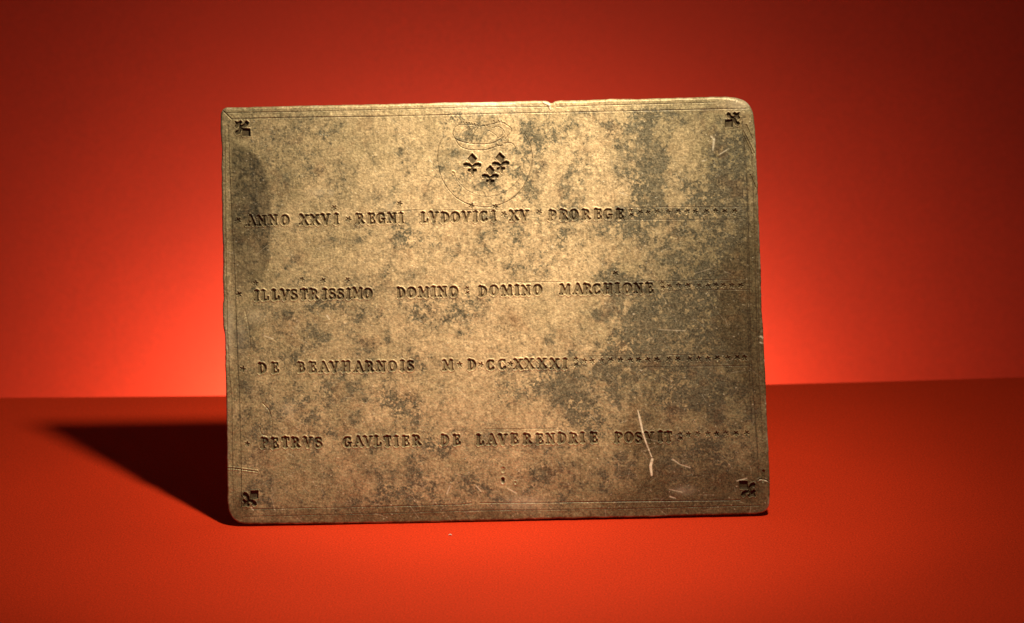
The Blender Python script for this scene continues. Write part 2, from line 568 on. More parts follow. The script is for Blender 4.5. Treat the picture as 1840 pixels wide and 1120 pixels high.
lily(848.5, 297, 15.2, 0, 'struck fleur de lis, left of the three on the shield', 3.6)
lily(899.5, 294.5, 14.6, -4, 'struck fleur de lis, right of the three on the shield', 3.6)
lily(880.8, 317, 14.2, 0, 'struck fleur de lis, lowest of the three on the shield', 3.4)
lily(435, 231, 14.8, 135, 'struck fleur de lis in the top left corner', 3.4, 1.1)
lily(1317, 215.5, 14.2, -135, 'struck fleur de lis in the top right corner', 3.4, 1.1)
lily(449, 897.5, 15.0, 45, 'struck fleur de lis in the bottom left corner', 3.4, 1.1)
lily(1344, 880.5, 15.4, -45, 'struck fleur de lis in the bottom right corner', 3.4, 1.1)


# ---- scribed lines
def scribe(pts, name, label=None, w=1.0, depth=0.8, jit=0.35, lip=0.12, own=True):
    p = [(x + random.uniform(-jit, jit), y + random.uniform(-jit, jit)) for x, y in pts]
    mid = new_mark(name, label, 2) if own else 0
    for a, b in zip(p, p[1:]):
        L = math.hypot(b[0] - a[0], b[1] - a[1])
        n = max(1, int(L / 60))
        for i in range(n):
            u = (a[0] + (b[0] - a[0]) * i / n, a[1] + (b[1] - a[1]) * i / n)
            v = (a[0] + (b[0] - a[0]) * (i + 1) / n, a[1] + (b[1] - a[1]) * (i + 1) / n)
            ww = w * random.uniform(0.75, 1.2)
            press_strokes([(u, v, ww, ww)], 1.35 * depth * random.uniform(0.55, 1.15), 0.9, lip, mid)


def smooth(pts, n=6):
    out = []
    P_ = [pts[0]] + list(pts) + [pts[-1]]
    for i in range(1, len(P_) - 2):
        for k in range(n):
            t = k / n
            c = []
            for d_ in (0, 1):
                a, b, c_, d = (P_[i + q][d_] for q in (-1, 0, 1, 2))
                c.append(0.5 * (2 * b + (c_ - a) * t + (2 * a - 5 * b + 4 * c_ - d) * t * t + (3 * b - a - 3 * c_ + d) * t ** 3))
            out.append(tuple(c))
    return out + [pts[-1]]


scribe([(408, 203.5), (540, 201.5), (700, 197.6), (850, 193.5), (930, 192.3), (985, 193.6)], 'border_line')
scribe([(1000, 193), (1070, 190.5), (1205, 187), (1290, 184.5)], 'border_line')
scribe([(415, 214.5), (530, 212), (700, 210), (830, 206.5), (930, 204.5), (1005, 203.3), (1205, 199), (1344, 196)], 'border_line', depth=1.1)
scribe([(403.5, 225), (404.6, 310), (405.5, 410), (405.8, 470), (409, 600), (412.5, 670), (416, 714), (419, 905)], 'border_line', w=0.8)
scribe([(410, 225), (412.5, 310), (417, 410), (421, 470), (424, 560), (427.5, 670), (430, 714), (432.5, 800), (434, 912)], 'border_line', depth=1.1)
scribe([(448, 916), (510, 914.5), (690, 911), (830, 907.3), (848, 905)], 'border_line')
scribe([(862, 904.6), (1005, 903.4), (1110, 902), (1330, 899.5)], 'border_line', depth=1.1)
scribe([(436, 929), (510, 927.5), (690, 923.5), (855, 918.5), (1110, 915.4), (1365, 909)], 'border_line', w=0.8)
scribe([(1333.5, 212), (1337, 260), (1341, 310), (1343.5, 380), (1346, 470), (1347.5, 560), (1349.5, 645), (1354, 714), (1361, 810), (1363, 860)], 'border_line', w=0.9)
scribe([(1349, 260), (1352.5, 310), (1355, 400), (1357.5, 470), (1359, 560), (1361, 645), (1366, 714), (1370, 790)], 'border_line', w=0.8)
scribe([(1343, 420), (1344, 560), (1347, 690), (1351, 760)], 'border_line', w=0.6, depth=0.5)
scribe([(1361.5, 470), (1363, 560), (1364.5, 660)], 'border_line', w=0.7, depth=0.5)
scribe([(401, 200), (416, 215)], 'border_line', w=1.6, depth=1.4)
for (a, b) in (((1335, 236), (1356, 276)), ((1337, 246), (1352, 278)), ((1341, 225), (1352, 250)), ((1348, 315), (1358, 338))):
    scribe([a, b], 'border_line', w=1.6, depth=1.3, lip=0.4)
# ruling for the lettering
for y0, y1, xa, xb in ((374, 372, 1115, 1345), (396, 394.5, 1105, 1340), (385.4, 377, 640, 760), (379, 377.5, 780, 905), (507, 503, 1130, 1340),
                       (523, 521.5, 1200, 1345), (508, 507, 930, 1010), (641, 637, 1050, 1345), (661, 658, 1110, 1345), (386, 385.5, 430, 500), (772, 770, 870, 1000)):
    scribe([(xa, y0), ((xa + xb) / 2, (y0 + y1) / 2), (xb, y1)], 'ruled_line', w=0.7, depth=0.45)


def Z(pts):
    return [(770 + x / 5.6, 190 + y / 5.6) for x, y in pts]


# medallion ring, inner ring, crown
cxm, cym = 871, 289
ring = []
for k in range(61):
    a = math.radians(150 + 245 * k / 60)
    rx = 85 + 1.2 * math.sin(3 * a)
    ring.append((cxm + rx * math.cos(a), cym - 84 * math.sin(a)))
scribe([(x, 2 * cym - y) if False else (x, y) for x, y in ring], 'medallion_ring', 'thin scribed ring round the crowned lilies', w=1.1, depth=1.15, jit=0.25)
inner = []
for k in range(36):
    a = math.radians(205 + 150 * k / 35)
    inner.append((876 + 66 * math.cos(a), 287 - 67 * math.sin(a)))
scribe(inner, 'medallion_ring', 'faint inner ring below the lilies', w=0.8, depth=0.5, jit=0.5)
CROWN = [
    ([(265, 335), (330, 365), (420, 385), (520, 392), (620, 385), (690, 360), (770, 305)], 1.1),
    ([(265, 335), (310, 405), (380, 440), (480, 452), (580, 448), (680, 415), (750, 400)], 1.0),
    ([(262, 330), (245, 280), (270, 220), (320, 195), (400, 195), (490, 205)], 1.0),
    ([(305, 320), (340, 260), (400, 225), (480, 208)], 0.5), ([(365, 350), (395, 300), (440, 250), (490, 215)], 0.5),
    ([(430, 385), (440, 320), (470, 260), (500, 225)], 0.6), ([(500, 215), (580, 200), (640, 190)], 0.6), ([(640, 230), (700, 215), (755, 255), (765, 310), (720, 350)], 0.8),
    ([(590, 250), (650, 280), (690, 320), (690, 350)], 0.5), ([(640, 190), (720, 170), (790, 200), (835, 240), (820, 290), (795, 310), (800, 370), (760, 380)], 1.0),
    ([(700, 330), (740, 300), (755, 250)], 0.7), ([(750, 385), (830, 380), (865, 410), (880, 470)], 1.1), ([(770, 340), (810, 300), (800, 260)], 0.8),
    ([(690, 400), (720, 410), (745, 402)], 1.4),
]
mid_crown = new_mark('crown', 'lightly scribed crown above the lilies', 2)
for pts, dep in CROWN:
    p = smooth(Z(pts))
    for a, b in zip(p, p[1:]):
        press_strokes([(a, b, 0.95, 0.95)], dep * 1.5 * random.uniform(0.7, 1.2), 0.95, 0.1, mid_crown)
for x, y in Z([(350, 172), (378, 176), (408, 180), (434, 184), (458, 188), (490, 203), (560, 207), (585, 205), (655, 160), (700, 158), (730, 160), (760, 180)]):
    press_strokes([((x, y), (x + .4, y), 1.9, 1.9)], 1.7, 1.0, 0.3, mid_crown)

# pits, dents, the torn nick in the top edge
pit = new_mark('punched_hole', 'small pierced hole near the bottom edge')
press_strokes([((903.5, 862), (904, 867), 5.0, 4.0)], 4.6, 1.6, 0.9, pit)
press_strokes([((904, 844), (904, 847), 6.5, 5.5)], 1.0, 1.6, 0.5, 0)
press_strokes([((814, 311), (815, 312), 3, 3)], 2.0, 1.2, 0.8, 0)
press_strokes([((926, 868), (926, 869), 3, 3)], 1.4, 1.2, 0.8, 0)
press_strokes([((1372, 848), (1371, 866), 4.5, 2.5)], 3.0, 1.4, 0.4, 0)
press_strokes([((1337, 642), (1338, 643), 4.5, 4.5)], 2.0, 1.4, 0.4, 0)
press_strokes([((992.5, 180), (992, 194), 4.0, 1.5)], 3.4, 1.2, 0.2, 0)
for pts in (smooth([(1362, 864), (1368, 861), (1378, 864), (1383, 868)]), smooth([(403, 842), (420, 842.5), (440, 845), (462, 848)])):
    for a, b in zip(pts, pts[1:]):
        press_strokes([(a, b, 1.8, 1.8)], 1.2, 1.0, 0.9, 0)

# exposed bright metal: scratches and rubs; GLARE paints highlights on the top rim
BR = np.zeros((NY, NX))
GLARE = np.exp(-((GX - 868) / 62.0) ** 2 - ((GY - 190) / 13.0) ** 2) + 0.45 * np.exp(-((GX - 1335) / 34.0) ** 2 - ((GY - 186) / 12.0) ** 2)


def scratch(p, q, w0, w1, amt=1.0, dep=0.5):
    sl = window(min(p[0], q[0]) - 5, max(p[0], q[0]) + 5, min(p[1], q[1]) - 5, max(p[1], q[1]) + 5)
    d = seg_dist(GX[sl], GY[sl], p, q, w0, w1)
    BR[sl] = np.maximum(BR[sl], amt * sstep(0.8, -0.4, d))
    if dep:
        H[sl] = H[sl] - dep * sstep(0.8, -0.6, d)


for a in (((1146, 738), (1149.5, 752), 1.0, 3.2), ((1149.5, 752), (1155, 778), 3.4, 2.2), ((1155, 778), (1163, 802), 2.6, 2.0),
          ((1163, 802), (1171, 822), 2.2, 1.2), ((1172, 826), (1169, 838), 3.8, 4.6), ((1169, 838), (1171, 854), 4.4, 3.0)):
    scratch(*a, amt=1.0, dep=-0.25)
for a in (((1209, 826), (1222, 835), 2.2, 1.2), ((1222, 835), (1240, 841), 1.2, 1.6), ((1203, 880), (1226, 885), 1.5, 1.2), ((1204, 893), (1214, 896), 2.5, 1.5),
          ((1278, 246), (1283, 250), 3, 3), ((1283, 250), (1281, 270), 4, 2.5), ((1262, 290), (1270, 288), 1.8, 1.0), ((1293, 278), (1309, 268), 1.2, 1.6),
          ((1113, 346), (1128, 352), 1.3, 0.9), ((1367, 605), (1371, 608), 3, 3), ((1366, 616), (1372, 618), 2.2, 2.2), ((1374, 648), (1377, 664), 2, 2),
          ((803, 888), (809, 873), 1.8, 1.6), ((856, 874), (865, 884), 1.8, 1.2), ((475, 604), (491, 609), 1.5, 1.6), ((1324, 865), (1342, 860), 1.4, 1.4),
          ((1364, 863), (1384, 866), 1.6, 2.4), ((1184, 593), (1232, 595), 0.8, 0.6), ((912, 878), (928, 887), 1.2, 2.2), ((772, 288), (776, 292), 3, 2),
          ((404, 596), (405, 612), 3, 4), ((404, 612), (409, 628), 4, 2), ((900, 867), (904, 871), 2.5, 2.2), ((906, 866), (908, 864), 1.6, 1.6),
          ((588, 568), (592, 574), 3.5, 2.0), ((992, 443), (993, 444), 3, 3), ((1138, 565), (1139, 565), 2.6, 2.6), ((1380, 915), (1376, 920), 3, 3), ((455, 917), (452, 913), 2, 2)):
    scratch(*a, amt=0.6, dep=0.2)
# curled lip of the nick
for a in (((976, 184.5), (987, 189), 2.5, 5.0), ((987, 189), (989.5, 198), 5.0, 2.5)):
    scratch(*a, amt=0.9, dep=-1.2)

# fine random scratches, denser low on the plate and round the right-hand corners
for k in range(1000):
    x, y = random.uniform(400, 1380), random.uniform(190, 935)
    if random.random() > 0.35 + 0.65 * max(0, (y - 600) / 330) + (0.3 if x > 1150 else 0):
        continue
    a = random.gauss(0.6, 0.9)
    L = random.expovariate(1 / 9.0) + 2
    scratch((x, y), (x + L * math.cos(a), y + L * math.sin(a)), random.uniform(0.3, 0.9), 0.3, random.uniform(0.1, 0.38), random.uniform(0.05, 0.3))
# raised grains, their glint painted in as pale colour
for k in range(1600):
    x, y = random.uniform(400, 1380), random.uniform(190, 935)
    s_ = random.uniform(0.4, 1.2)
    scratch((x, y), (x + s_, y + random.uniform(-s_, s_)), s_, s_, random.uniform(0.2, 0.7), random.uniform(-0.5, -0.1))

# ---- surface relief of the worn lead
H += 3.0 * (fbm(210, 3, 5) - 0.5)                    # slow hammered unevenness
H += 0.9 * (fbm(34, 4, 90) - 0.5)
H += 0.55 * (fbm(6, 3, 200, 0.8) - 0.5)
edgef = sstep(30, 6, SD)
H += edgef * 1.3 * (fbm(16, 4, 300) - 0.5)
# dressed border: filed a little lower than the field
H -= 0.25 * sstep(18, 12, SD)
# left-hand smear with a raised ridge
for pts in (smooth([(441, 560), (448, 600), (450, 630), (446, 650)]),
            smooth([(472, 725), (484, 740), (489, 765), (487, 785)]), smooth([(466, 768), (470, 780), (480, 784)]),
            smooth([(478, 820), (474, 836), (466, 850)])):
    for a, b in zip(pts, pts[1:]):
        press_strokes([(a, b, 1.6, 1.6)], 0.4, 1.4, 0.35, 0)
# rounded rim
RIM = 4.0
RIMV = RIM * (0.75 + 0.7 * fbm(60, 2, 17))
RIMV = RIMV + 5.0 * np.exp(-((GX - 1345) ** 2 + (GY - 195) ** 2) / (2 * 26 ** 2))
sdp = np.clip(SD, 0, None)
H = H - np.where(sdp < RIMV, RIMV - np.sqrt(np.clip(RIMV ** 2 - (RIMV - sdp) ** 2, 0, None)), 0)

# ---- patina masks and plate-wide tone
n1, n2, n3 = fbm(95, 5, 400, 0.62), fbm(26, 5, 500, 0.68), fbm(7, 3, 600, 0.8)
dens = np.full((NY, NX), -0.10)


def blob(x, y, rx, ry, a, rot=0):
    c, s = math.cos(math.radians(rot)), math.sin(math.radians(rot))
    u = ((GX - x) * c + (GY - y) * s) / rx
    v = (-(GX - x) * s + (GY - y) * c) / ry
    return a * np.exp(-(u * u + v * v))


for b_ in ((1190, 350, 60, 45, .22), (1165, 255, 38, 70, .26), (1040, 290, 45, 40, .13), (1020, 330, 25, 40, .14), (1300, 340, 50, 90, .24),
           (1260, 470, 110, 90, .20), (1215, 560, 110, 70, .24), (1300, 640, 90, 90, .20), (1150, 640, 60, 50, .18), (1100, 500, 50, 60, .12),
           (1110, 400, 60, 22, .16), (1330, 250, 30, 60, .12), (965, 245, 34, 18, .20), (965, 300, 20, 40, .16), (868, 430, 30, 18, .20), (923, 477, 20, 17, .26),
           (845, 462, 14, 10, .18), (790, 575, 32, 22, .20), (722, 543, 12, 8, .22), (830, 600, 16, 16, .14), (700, 590, 14, 30, .12), (600, 440, 20, 14, .16),
           (655, 435, 22, 10, .12), (570, 555, 26, 14, .14), (575, 610, 26, 12, .20), (655, 565, 14, 16, .16), (700, 605, 10, 14, .10), (660, 425, 12, 10, .1),
           (800, 650, 30, 12, .08), (735, 655, 20, 10, .16), (620, 690, 50, 30, .12), (560, 720, 50, 30, .10), (760, 740, 40, 14, .05), (700, 720, 24, 20, .08),
           (985, 600, 14, 14, .14), (1000, 620, 20, 16, .12), (1020, 720, 40, 60, .16), (1075, 760, 60, 40, .14), (960, 700, 20, 20, .06), (980, 660, 30, 14, .16),
           (1110, 690, 70, 50, .22), (1260, 720, 80, 40, .20), (1000, 800, 40, 30, .10), (800, 810, 22, 14, .18), (980, 860, 50, 30, .20), (1060, 850, 70, 35, .16),
           (640, 800, 22, 30, .12), (720, 890, 60, 20, .14), (600, 830, 60, 40, .05), (1270, 850, 90, 50, .20), (1200, 800, 60, 30, .12), (830, 870, 40, 20, .08),
           (440, 690, 22, 80, .10), (430, 420, 20, 60, .06), (520, 650, 40, 30, .08), (505, 750, 40, 40, .06), (640, 250, 12, 12, .08), (590, 330, 20, 12, .1),
           (600, 350, 14, 10, .08), (820, 400, 14, 8, .08), (645, 308, 16, 9, .12), (1090, 240, 20, 30, .12),
           # clean buff areas
           (1015, 280, 22, 20, -.22), (1065, 300, 36, 40, -.20), (990, 330, 20, 40, -.22), (1238, 290, 26, 34, -.30), (1220, 255, 18, 16, -.15), (1200, 330, 16, 22, -.22),
           (820, 500, 70, 40, -.10), (960, 540, 60, 40, -.12), (860, 690, 60, 50, -.10), (1090, 350, 30, 14, -.10), (900, 620, 60, 30, -.08), (1060, 470, 26, 20, -.10),
           (1218, 358, 22, 14, -.24), (1120, 345, 16, 12, -.15), (1040, 640, 26, 26, -.12), (1140, 455, 18, 12, -.1), (900, 740, 60, 30, -.08), (1250, 400, 22, 18, -.14),
           (700, 300, 90, 60, -.08), (760, 470, 50, 40, -.10)):
    dens += blob(*b_)
val = 1.25 * dens + 0.40 * (n1 - 0.5) + 0.90 * (n2 - 0.5) + 0.40 * (n3 - 0.5) - 0.25 * sstep(22, 8, SD)
GREY = 0.84 * sstep(-0.01, 0.12, val)
haze = 0.38 * sstep(-0.22, 0.04, val + 0.25 * (fbm(60, 4, 610) - 0.5))
GREY = np.maximum(GREY, haze)
busy = 0.35 + 0.9 * sstep(0.38, 0.62, fbm(70, 3, 615))           # how flaky the crust is, place by place
fine = vnoise(2.1, 621) * 0.55 + vnoise(3.7, 622) * 0.45
mid_f = fbm(8, 4, 623, 0.8)
dark_speck = sstep(0.60, 0.74, fine + 0.9 * (mid_f - 0.5) + 0.5 * np.clip(val + 0.10, -0.2, 0.1))
GREY = np.clip(GREY + 0.42 * busy * dark_speck, 0, 1)
pale_speck = sstep(0.60, 0.76, vnoise(2.6, 631) * 0.5 + vnoise(4.6, 632) * 0.5 + 0.9 * (fbm(10, 4, 633, 0.8) - 0.5))
GREY = np.clip(GREY - 0.75 * busy * pale_speck, 0, 1)

BROWN = blob(1380, 560, 70, 420, .55) + blob(1240, 900, 240, 70, .6) + blob(700, 930, 360, 26, .6) + blob(1150, 780, 90, 60, .3) + blob(420, 900, 60, 40, .3) \
    + blob(1320, 560, 90, 110, .35) + blob(540, 500, 50, 120, .14) + blob(900, 850, 60, 30, .18) + blob(915, 572, 16, 14, .3) + blob(1190, 700, 50, 60, .25)
bv_ = BROWN + 0.7 * (fbm(60, 5, 700, 0.65) - 0.5) + 0.25 * (fbm(10, 3, 720, 0.8) - 0.5)
BROWN = sstep(0.16, 0.62, bv_)
BROWN = np.maximum(BROWN, 1.2 * sstep(14, 2, SD) * sstep(880, 935, GY) * sstep(0.42, 0.55, fbm(26, 4, 740, 0.6)))
BROWN = np.maximum(BROWN, 1.3 * blob(422, 930, 16, 14, 1.0))
# the speckled dark smear by the left border: its own crisp edge
xe = 486 - 62 * np.clip(np.abs((GY - 400) / 145.0), 0, 1.4) ** 4 + 5 * (fbm(22, 3, 800) - 0.5)
SM = sstep(xe + 5, xe - 6, GX) * sstep(252, 268, GY + 8 * (fbm(20, 2, 801) - .5)) * sstep(545, 480, GY) * sstep(413, 419, GX)
SM = SM * (0.55 + 0.9 * (n3 - 0.3)) * (0.8 + 0.4 * (n2))
SM = np.clip(0.18 * sstep(xe + 6, xe - 6, GX) * sstep(262, 290, GY) * sstep(540, 470, GY) * sstep(413, 419, GX) + SM * (0.85 + 0.25 * sstep(xe - 26, xe - 2, GX)), 0, 1)
TONE = 1.0 + 0.48 * (fbm(9, 3, 900, 0.85) - 0.5) + 0.24 * (fbm(130, 3, 950) - 0.5) + 0.46 * (vnoise(1.8, 970) - 0.5) + 0.38 * (vnoise(2.9, 975) - 0.5) + 0.20 * (vnoise(1.5, 980, 6.0) - 0.5) + 0.18 * (vnoise(7.0, 981, 1.5) - 0.5) + 0.16 * (vnoise(30.0, 982, 1.9) - 0.5)
OLIVE = np.clip(1.0 - blob(850, 480, 330, 420, 1.0) - blob(1040, 300, 180, 120, 0.5) + 0.8 * (fbm(50, 4, 960, 0.6) - 0.5), 0, 1)  # olive and darker away from the middle of the plate
TONE *= 1.0 - 0.50 * SM
TONE *= 1.0 - 0.10 * sstep(0.05, 0.3, SM)
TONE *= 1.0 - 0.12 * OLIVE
TONE *= 1.0 - np.clip(blob(1330, 620, 170, 400, 0.26) + blob(1100, 930, 420, 110, 0.22) + blob(600, 960, 300, 90, 0.24), 0, 0.4)  # darker towards the right side and the bottom
RED = blob(918, 574, 20, 16, .55) * (0.4 + n2) + 0.35 * sstep(0.6, 0.75, fbm(40, 4, 1000, .65))

# ---- plate positions, shared normals
VX, VY = GX.copy(), GY.copy()
outm = (SD < 0) & (SD > -2.2)
VX[outm] = CX[outm]; VY[outm] = CY[outm]
base = on_plate(VX, VY)
Hm = (H * PX)[..., None]
POS = base + PN * Hm
THICK = 0.0030
lowest = POS[SD > -1][:, 2].min()
print('plate lowest z', lowest, 'x range', POS[..., 0].min(), POS[..., 0].max(), 'key', KEY, 'tip', tip, 'floor edge', on_floor(np.array(920.), np.array(700.)))
ROOT = np.array([0.0, 0.0, 0.0])

dHx = np.gradient(POS, axis=1)
dHy = np.gradient(POS, axis=0)
NRM = np.cross(dHy, dHx)
NRM /= np.linalg.norm(NRM, axis=2)[..., None] + 1e-12
if (NRM[NY // 2, NX // 2] @ PN) < 0:
    NRM = -NRM

ins = SD > 0
fi = ins[:-1, :-1] | ins[1:, :-1] | ins[:-1, 1:] | ins[1:, 1:]
ok = (SD > -2.2)
fi &= ok[:-1, :-1] & ok[1:, :-1] & ok[:-1, 1:] & ok[1:, 1:]
IDX = np.arange(NY * NX).reshape(NY, NX)
OF = np.maximum(np.maximum(OWN[:-1, :-1], OWN[1:, :-1]), np.maximum(OWN[:-1, 1:], OWN[1:, 1:]))
cnt = ((OWN[:-1, :-1] > 0).astype(int) + (OWN[1:, :-1] > 0) + (OWN[:-1, 1:] > 0) + (OWN[1:, 1:] > 0))
OF = np.where(cnt >= 2, OF, 0)
jj, ii = np.nonzero(fi)
FV = np.stack([IDX[jj, ii], IDX[jj + 1, ii], IDX[jj + 1, ii + 1], IDX[jj, ii + 1]], 1)
FO = OF[jj, ii]
PF, NF = POS.reshape(-1, 3), NRM.reshape(-1, 3)
ATT = np.stack([GREY, BROWN, np.clip(TONE, 0, 2) * 0.5, np.clip(RED, 0, 1)], 2).reshape(-1, 4)
BR = BR * np.clip(0.25 + 1.5 * (vnoise(3.0, 1130) * 0.6 + vnoise(7.0, 1131) * 0.4), 0, 1)
BR = np.maximum(BR, 0.38 * np.exp(-((GX - 413) / 9.0) ** 2 - ((GY - 590) / 44.0) ** 2) * (0.4 + fbm(20, 4, 1140)))
for px_, py_, rx_, ry_, a_ in ((572, 346, 12, 8, .22), (594, 347, 6, 6, .2), (455, 570, 22, 14, .16), (838, 285, 12, 5, .2), (940, 905, 40, 12, .22), (700, 375, 10, 14, .12), (433, 600, 12, 30, .16), (1230, 882, 18, 8, .2), (520, 735, 16, 12, .14)):
    BR = np.maximum(BR, a_ * np.exp(-((GX - px_) / rx_) ** 2 - ((GY - py_) / ry_) ** 2) * (0.5 + fbm(10, 3, 1150)))
OLF = np.clip(OLIVE, 0, 1).reshape(-1)
BRF = np.clip(BR + 0.55 * GLARE * (0.5 + fbm(12, 3, 1100)) + 0.25 * sstep(4.5, 1.0, SD) * sstep(0.45, 0.7, fbm(14, 3, 1120)), 0, 1).reshape(-1)  # bare metal together with the painted top-rim highlights
SMF = SM.reshape(-1)


def lead_material(name, darker, depth=0.62):
    m, n, b = mat(name, 0.5)
    tc = node(n, 'ShaderNodeTexCoord').outputs['Object']
    at = node(n, 'ShaderNodeAttribute', attribute_name='patina')
    sp = node(n, 'ShaderNodeSeparateColor')
    n.links.new(at.outputs['Color'], sp.inputs[0])
    grey, brown, tone = sp.outputs[0], sp.outputs[1], sp.outputs[2]
    red = at.outputs['Alpha']
    br = node(n, 'ShaderNodeAttribute', attribute_name='bare_and_glare').outputs['Fac']
    g1 = add_noise(n, tc, 1400.0, 3.0, 0.7)
    g2 = add_noise(n, tc, 420.0, 3.0, 0.65)
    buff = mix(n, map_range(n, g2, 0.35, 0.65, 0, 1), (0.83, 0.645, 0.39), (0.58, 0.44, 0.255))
    gry = mix(n, map_range(n, g1, 0.35, 0.65, 0, 1), (0.092, 0.088, 0.060), (0.20, 0.182, 0.122))
    brn = mix(n, map_range(n, g1, 0.4, 0.6, 0, 1), (0.095, 0.068, 0.030), (0.17, 0.125, 0.056))
    so = node(n, 'ShaderNodeAttribute', attribute_name='olive_mask').outputs['Fac']
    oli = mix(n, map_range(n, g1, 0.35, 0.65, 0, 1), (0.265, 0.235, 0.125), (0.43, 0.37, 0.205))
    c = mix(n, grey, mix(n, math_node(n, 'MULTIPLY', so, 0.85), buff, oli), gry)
    c = mix(n, math_node(n, 'MULTIPLY', brown, 0.72), c, brn)
    c = mix(n, math_node(n, 'MULTIPLY', red, 0.5), c, (0.30, 0.135, 0.055))
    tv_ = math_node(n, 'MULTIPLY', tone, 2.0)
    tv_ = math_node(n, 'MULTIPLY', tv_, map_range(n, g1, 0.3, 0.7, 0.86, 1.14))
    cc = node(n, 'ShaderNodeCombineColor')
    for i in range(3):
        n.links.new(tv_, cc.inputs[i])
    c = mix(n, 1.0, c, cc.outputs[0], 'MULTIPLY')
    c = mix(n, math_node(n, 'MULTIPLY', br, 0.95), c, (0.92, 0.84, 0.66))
    if darker:
        c = mix(n, depth, c, (0.040, 0.024, 0.014))
    n.links.new(c, b.inputs['Base Color'])
    r_ = map_range(n, g1, 0.3, 0.7, 0.36, 0.60)
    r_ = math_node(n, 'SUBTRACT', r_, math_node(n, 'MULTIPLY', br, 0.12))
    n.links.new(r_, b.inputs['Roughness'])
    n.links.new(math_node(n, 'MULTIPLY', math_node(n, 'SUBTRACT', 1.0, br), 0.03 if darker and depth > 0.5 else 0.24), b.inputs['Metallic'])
    b.inputs['Specular IOR Level'].default_value = 0.18 if darker and depth > 0.5 else 0.55
    hh = math_node(n, 'ADD', g1, math_node(n, 'MULTIPLY', g2, 0.8))
    bump(n, b, hh, 0.55, 0.00022)
    return m


M_LEAD = lead_material('tarnished_lead', False)
M_MARK = lead_material('dark_mark_lead', True, 0.60)  # sunken marks: dark brown mixed over the lead colour
M_LILY = lead_material('dark_lily_lead', True, 0.80)
M_SCRIBE = lead_material('scribed_lead', True, 0.42)

plate = bpy.data.objects.new('lead_plate', None)
COL.objects.link(plate)
plate.location = (0, 0, 0)
plate['label'] = 'tarnished lead plate with four lines of punched Latin capitals, leaning upright on red paper'
plate['category'] = 'plaque'


def sub_mesh(name, fv, material, extra=None):
    used, inv = np.unique(fv.ravel(), return_inverse=True)
    f = inv.reshape(fv.shape).astype(np.int32)
    v, nr, at, br = PF[used], NF[used], ATT[used], BRF[used]
    if extra is not None:
        v = np.vstack([v, extra[0]]); nr = np.vstack([nr, extra[1]])
        at = np.vstack([at, extra[2]]); br = np.concatenate([br, extra[3]])
    me = bpy.data.meshes.new(name)
    tris = np.concatenate([f.ravel(), extra[4](used).ravel()]) if extra is not None else f.ravel()
    nf = len(tris) // 4
    me.vertices.add(len(v)); me.loops.add(len(tris)); me.polygons.add(nf)
    me.vertices.foreach_set('co', v.astype(np.float32).ravel())
    me.loops.foreach_set('vertex_index', tris.astype(np.int32))
    me.polygons.foreach_set('loop_start', (np.arange(nf) * 4).astype(np.int32))
    me.polygons.foreach_set('use_smooth', np.ones(nf, bool))
    me.update(calc_edges=True)
    me.validate()
    a = me.attributes.new('patina', 'FLOAT_COLOR', 'POINT')
    a.data.foreach_set('color', at.astype(np.float32).ravel())
    a = me.attributes.new('bare_and_glare', 'FLOAT', 'POINT')
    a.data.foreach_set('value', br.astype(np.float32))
    a = me.attributes.new('olive_mask', 'FLOAT', 'POINT')
    a.data.foreach_set('value', OLF[used].astype(np.float32))
    if extra is None:
        me.normals_split_custom_set_from_vertices(nr.astype(np.float32))
    else:
        me.normals_split_custom_set_from_vertices(nr.astype(np.float32))
    me.materials.append(material)
    o = bpy.data.objects.new(name, me)
    COL.objects.link(o)
    o.parent = plate
    return o


# rim and back built from the boundary loop of the relief
allf = FV
e = np.concatenate([allf[:, [0, 1]], allf[:, [1, 2]], allf[:, [2, 3]], allf[:, [3, 0]]])
key = np.sort(e, 1)
code = key[:, 0].astype(np.int64) * (NX * NY) + key[:, 1]
_, first, counts = np.unique(code, return_index=True, return_counts=True)
be = e[first[counts == 1]]
nxt = {int(a): int(b) for a, b in be}
loops = []
left = set(nxt)
while left:
    s = left.pop(); loop = [s]; c = nxt[s]
    while c != s and c in left:
        left.discard(c); loop.append(c); c = nxt[c]
    loops.append(loop)
loop = np.array(max(loops, key=len))
print('loops', [len(l) for l in loops][:6], 'faces', len(FV), 'marks', len(MARKS))
lp = PF[loop]
cen = lp.mean(0)
nn = np.array([lp[(k + 4) % len(lp)] - lp[k - 4] for k in range(len(lp))])
nn = np.cross(nn, PN); nn /= np.linalg.norm(nn, axis=1)[:, None]
if ((lp - cen) * nn).sum(1).mean() < 0:
    nn = -nn
rows_v, rows_n = [lp], [nn]
depth0 = (lp @ PN)
for inset, dpt in ((0.0, 0.35), (0.0, 0.7), (0.00025, 0.9), (0.0008, 1.0)):
    tgt = depth0 * (1 - dpt) + (-THICK) * dpt
    v = lp + PN * (tgt - depth0)[:, None] - nn * inset
    nr = nn if inset == 0 else (nn - PN * (1.0 if inset < 0.0005 else 4.0))
    nr = nr / np.linalg.norm(nr, axis=1)[:, None]
    rows_v.append(v); rows_n.append(nr)
nL = len(loop)
rv = np.vstack(rows_v); rn = np.vstack(rows_n)
rf = []
for k in range(len(rows_v) - 1):
    a = np.arange(nL) + k * nL
    b2 = np.roll(np.arange(nL), -1) + k * nL
    rf.append(np.stack([a, a + nL, b2 + nL, b2], 1))
rf = np.concatenate(rf)
me = bpy.data.meshes.new('edge')
faces = [tuple(int(q) for q in f) for f in rf] + [tuple(range((len(rows_v) - 1) * nL, len(rows_v) * nL))]
me.from_pydata([tuple(v) for v in rv], [], faces)
me.update()
a = me.attributes.new('patina', 'FLOAT_COLOR', 'POINT')
